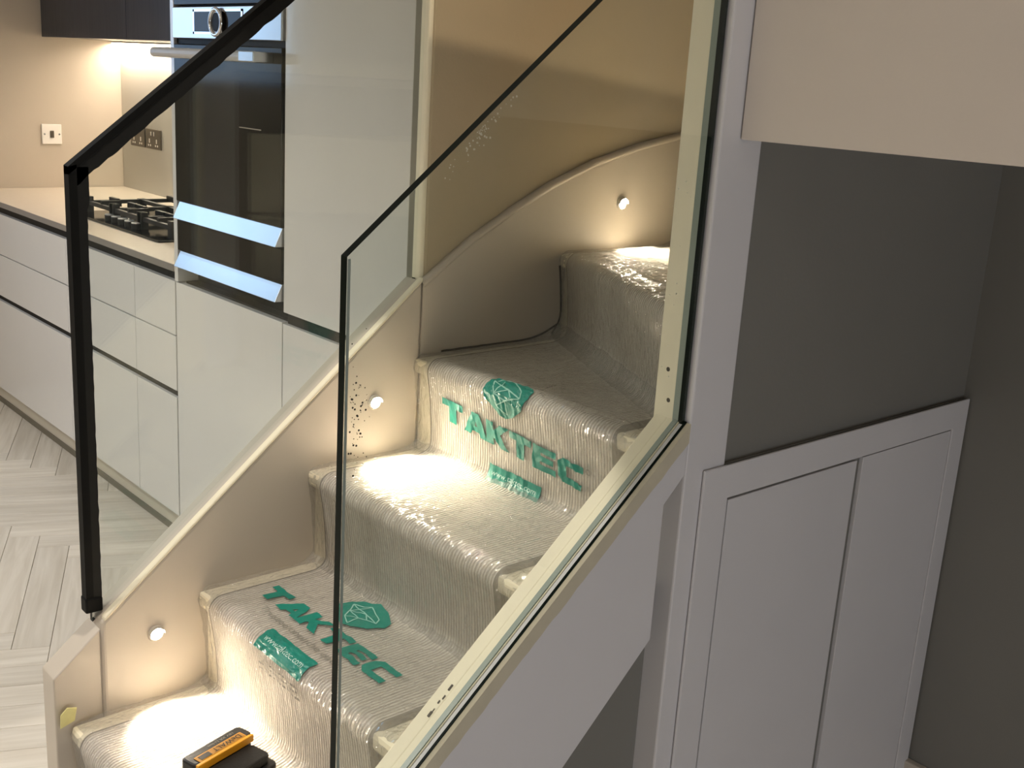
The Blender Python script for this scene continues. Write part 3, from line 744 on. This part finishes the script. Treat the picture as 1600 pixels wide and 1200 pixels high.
box('body', (OL+.01, YF+.015, .912), (OR-.01, 1.95, 1.050), M['gap'], wd)
mw = thing('microwave', 'black glass appliance built in above the oven, at the top edge', 'microwave', loc=(-2.78, 1.6, 1.64))
box('body', (OL+.01, YF+.015, 1.634), (OR-.01, 1.95, 2.095), M['gap'], mw)
box('door', (OL, YF-.004, 1.635), (OR, YF+.015, 2.095), M['ovenglass'], mw, .002)
cyl('handle', (OL+.02, YF-.03, 2.04), (1, 0, 0), .01, .55, M['steel'], mw, 16)
# hob
hob = thing('gas_hob', 'black gas hob with cast iron pan supports on the worktop', 'hob', loc=(-3.89, 1.82, .909))
prism('glass_plate', [(-4.28, 1.552), (-3.50, 1.552), (-3.50, 2.06), (-4.28, 2.06)], 'z', .9104, .918, M['hobglass'], hob, bevel=.002)
burn = [(-4.13, 1.70, .034), (-4.13, 1.93, .028), (-3.65, 1.70, .028), (-3.65, 1.93, .034), (-3.89, 1.83, .048)]
for (x, y, r) in burn:
    b = cyl('burner', (x, y, .917), (0, 0, 1), r, .014, M['steel'], hob, 28, .002)
    cyl('burner_cap', (x, y, .931), (0, 0, 1), r*.82, .009, M['iron'], b, 28, .002)
def bar(bm, a, b, w, h):
    a = Vector(a); b = Vector(b); d = (b-a).normalized(); q = Vector((-d.y, d.x, 0))*w/2
    A = [bm.verts.new(p) for p in (a+q, a-q, b-q, b+q)]; B = [bm.verts.new(p+Vector((0, 0, h))) for p in (a+q, a-q, b-q, b+q)]
    bm.faces.new(A[::-1]); bm.faces.new(B)
    for i in range(4): bm.faces.new((A[i], A[(i+1) % 4], B[(i+1) % 4], B[i]))
for (xa, xb) in ((-4.255, -4.015), (-4.008, -3.772), (-3.765, -3.525)):
    bm = bmesh.new(); ya, yb = 1.615, 2.03; z = .946
    for a, b in (((xa, ya), (xb, ya)), ((xa, yb), (xb, yb)), ((xa, ya), (xa, yb)), ((xb, ya), (xb, yb)), ((xa, (ya+yb)/2), (xb, (ya+yb)/2))): bar(bm, a+(z,), b+(z,), .016, .014)
    xm = (xa+xb)/2
    for yy in (ya, yb): 
        s_ = 1 if yy == ya else -1; bar(bm, (xm, yy, z+.004), (xm, yy+s_*.075, z+.004), .014, .022)
    for yy in (1.70, 1.93):
        bar(bm, (xa, yy, z+.004), (xa+.07, yy, z+.004), .014, .022); bar(bm, (xb, yy, z+.004), (xb-.07, yy, z+.004), .014, .022)
    for xx in (xa, xb):
        for yy in (ya, (ya+yb)/2, yb): addbox(bm, (xx-.015, yy-.013, .917), (xx+.015, yy+.013, .976 if yy != (ya+yb)/2 else .962))
    obj('pan_support', bm, M['iron'], hob)
for q in range(5): 
    kx = -4.004+.058*q
    kb = cyl('knob', (kx, 1.593, .917), (0, 0, 1), .017, .020, M['iron'], hob, 22, .002)
    cyl('knob_top', (kx, 1.593, .937), (0, 0, 1), .0165, .003, M['satin'], kb, 22)
# wall cabinet with lights below
wc = thing('wall_cabinet', 'dark stained wooden wall cabinet above the worktop', 'cabinet', loc=(-4.1, 1.95, 1.55))
YW = 1.777
box('body', (XL+.004, YW+.02, 1.556), (-3.11, YK-.012, 2.3), M['veneer'], wc)
for (a, b) in ((XL+.004, -4.252), (-4.249, -3.68), (-3.677, -3.112)): box('door', (a, YW, 1.553), (b, YW+.019, 2.3), M['veneer'], wc, .0012)
ls = thing('light_strip', 'glowing warm light strip under the dark wall cabinet', 'light', loc=(-4.1, 2.0, 1.553))
box('profile', (-5.14, 2.075, 1.549), (-3.2, 2.110, 1.556), M['carc'], ls); box('diffuser', (-5.14, 2.080, 1.5465), (-3.2, 2.106, 1.549), M['led'], ls)
a_ = area('light_strip_glow', (-4.17, 2.094, 1.5462), (0, .1, -1), 1.93, .02, 11, (1, .87, .70))
# switch and sockets
sw = thing('light_switch', 'white square switch plate on the left kitchen wall', 'switch', loc=(XL, 1.80, 1.14))
box('plate', (XL+.0005, 1.757, 1.100), (XL+.009, 1.843, 1.186), M['white_plastic'], sw, .003)
box('rocker', (XL+.009, 1.792, 1.128), (XL+.013, 1.808, 1.158), M['socket'], sw, .001)
for yy in (1.768, 1.832): cyl('screw', (XL+.009, yy, 1.143), (1, 0, 0), .004, .001, M['steel'], sw, 12)
for (xc, lab) in ((-4.80, 'dark metal double socket nearest the oven tower on the splashback'), (-4.965, 'dark metal double socket half hidden by the black glass edge')):
    so = thing('wall_socket', lab, 'socket', 'double sockets on the splashback', (xc, YK-.01, 1.15))
    box('plate', (xc-.075, YK-.017, 1.108), (xc+.075, YK-.0095, 1.194), M['socket'], so, .003)
    for s_ in (-.036, .036):
        bm = bmesh.new()
        addbox(bm, (xc+s_-.014, YK-.0182, 1.120), (xc+s_-.006, YK-.0168, 1.128)); addbox(bm, (xc+s_+.006, YK-.0182, 1.120), (xc+s_+.014, YK-.0182+.0014, 1.128)); addbox(bm, (xc+s_-.004, YK-.0182, 1.134), (xc+s_+.004, YK-.0168, 1.152))
        obj('pin_holes', bm, M['white_plastic'], so)
        box('rocker', (xc+s_*.4-.006, YK-.020, 1.165), (xc+s_*.4+.006, YK-.0168, 1.183), M['steel'], so, .001)

# ------------------------------------------------------------------ battery pack and tape on the lowest step
zt = RZ[1]+.006
bat = thing('battery_pack', 'black power tool battery with yellow label lying on the lowest step', 'battery', loc=(-1.42, .70, zt))
e1 = Vector((.26, -.966, 0)); e2 = Vector((.966, .26, 0)); A0 = Vector((-1.480, .774, 0))
def bpt(a, b, z): return A0+e1*a+e2*b+Vector((0, 0, z))
def bprism(name, poly, z0, z1, m, parent, bevel=0):
    bm = bmesh.new(); A = [bm.verts.new(bpt(p[0], p[1], z0)) for p in poly]; B = [bm.verts.new(bpt(p[0], p[1], z1)) for p in poly]; n = len(poly)
    bm.faces.new(A[::-1]); bm.faces.new(B)
    for i in range(n): bm.faces.new((A[i], A[(i+1) % n], B[(i+1) % n], B[i]))
    return obj(name, bm, m, parent, bevel)
def rr(x0, y0, x1, y1, r, n=5):
    P = []
    for cx, cy, s0 in ((x1-r, y1-r, 0), (x0+r, y1-r, 90), (x0+r, y0+r, 180), (x1-r, y0+r, 270)):
        for q in range(n+1): a = math.radians(s0+90*q/n); P.append((cx+r*math.cos(a), cy+r*math.sin(a)))
    return P
bprism('lower_body', rr(.002, .0, .126, .096, .012), zt, zt+.030, M['batt'], bat, .003)
bprism('upper_body', rr(.0, .0, .120, .036, .010), zt+.030, zt+.058, M['batt'], bat, .004)
bprism('latch_block', rr(.010, .040, .116, .086, .010), zt+.030, zt+.046, M['batt'], bat, .003)
for q in range(4): bprism('grip_rib', rr(.006+.0, .036+.011*q, .017, .043+.011*q, .002), zt+.026, zt+.037, M['batt'], bat, .001)
lab = bprism('label_rim', [(.010, .0345), (.118, .0345), (.118, .0405), (.004, .0405), (.004, .0370)], zt+.046, zt+.0588, M['yellow'], bat, .001)
lp = bprism('label_plate', [(.014, .0185), (.108, .0185), (.108, .0345), (.014, .0345)], zt+.058, zt+.0588, M['yellow'], bat)
bprism('label_field', [(.0152, .0197), (.1068, .0197), (.1068, .0333), (.0152, .0333)], zt+.0588, zt+.0590, M['amber'], lp)
def btext(name, txt, size, a0, b0, width, z, m, sy=1):
    vs, fs = textpolys(txt, size); w = max(v.x for v in vs); k = width/w
    bm = bmesh.new(); bv = [bm.verts.new(bpt(a0+v.x*k, b0+v.y*sy, z)) for v in vs]
    for f in fs:
        try: bm.faces.new([bv[q] for q in f])
        except ValueError: pass
    obj(name, bm, m, lp)
for dx in (0, .0004): btext('brand_lettering', 'DeWALT', .0140, .019+dx, .0215, .056, zt+.0593+dx*.3, M['ink'])
bprism('logo_patch', [(.082, .0212), (.103, .0212), (.103, .0318), (.082, .0318)], zt+.0590, zt+.0593, M['ink'], lp)
btext('rating_lettering', '18V XR Li-Ion', .007, .020, .0085, .052, zt+.0583, M['greyprint'])
bm = bmesh.new()
pts = [(-1.741, .578, .378), (-1.741, .603, .386), (-1.737, .606, .412), (-1.738, .590, .416), (-1.740, .579, .404)]
A = [bm.verts.new(p) for p in pts]; B = [bm.verts.new((p[0]+.004, p[1]-.001, p[2]+.001)) for p in pts]
bm.faces.new(A); bm.faces.new(B[::-1])
for i in range(5): bm.faces.new((A[i], B[i], B[(i+1) % 5], A[(i+1) % 5]))
tag(obj('masking_tape', bm, M['tape'], None, .001), 'crumpled scrap of yellow masking tape at the lowest step corner', 'tape')

# ------------------------------------------------------------------ ceiling lamps (out of view, they light the rooms)
def downlight(x, y, z, power, color, label, ang=150, blend=.8, rad=.09):
    t = thing('ceiling_downlight', label, 'lamp', 'round downlights in the ceiling', (x, y, z))
    bm = bmesh.new(); addtorus(bm, (x, y, z-.003), (0, 0, 1), .042, .006); obj('ring', bm, M['white_plastic'], t, smooth=True)
    cyl('lens', (x, y, z-.004), (0, 0, 1), .036, .003, M['bulb'], t)
    s_ = spot('downlight_beam', (x, y, z-.012), (0, 0, -1), power, color, ang, blend, rad); s_.parent = t; s_.location = (0, 0, -.012)
WARM = (1, .97, .92)
downlight(-3.4, -.5, ZC, 78, WARM, 'round downlight in the kitchen ceiling before the hob')
downlight(-2.7, -.9, ZC, 96, WARM, 'round downlight in the kitchen ceiling before the oven')
downlight(1.1, .1, ZC, 9, (1, .91, .83), 'round downlight in the hall ceiling behind the viewer')
downlight(-1.1, -1.7, ZC, 52, (1, .90, .80), 'added round downlight near the rear wall, brightening the bulkhead')  # added lamp, brightens the bulkhead and the right wall
downlight(-1.46, .74, ZC, 38, (1, .92, .82), 'added narrow-beam downlight above the stairs, lighting the treads', 43, .12, .02)  # added lamp, cone cut so the beam ends across the upper tread
up = thing('wall_lamp', 'wall lamp on the upstairs landing wall', 'lamp', loc=(2.45, 1.7, 3.4))
cyl('back_plate', (XR-.001, 1.7, 3.4), (-1, 0, 0), .05, .012, M['steel'], up); cyl('bulb', (XR-.013, 1.7, 3.4), (-1, 0, 0), .022, .05, M['bulb'], up, 20, .005)
s_ = spot('wall_lamp_beam', (2.40, 1.7, 3.4), (-4.14, -.03, -1.75), 135, (1, .80, .56), 60, .5, .012)
s_.parent = up; s_.location = (-.05, 0, 0)
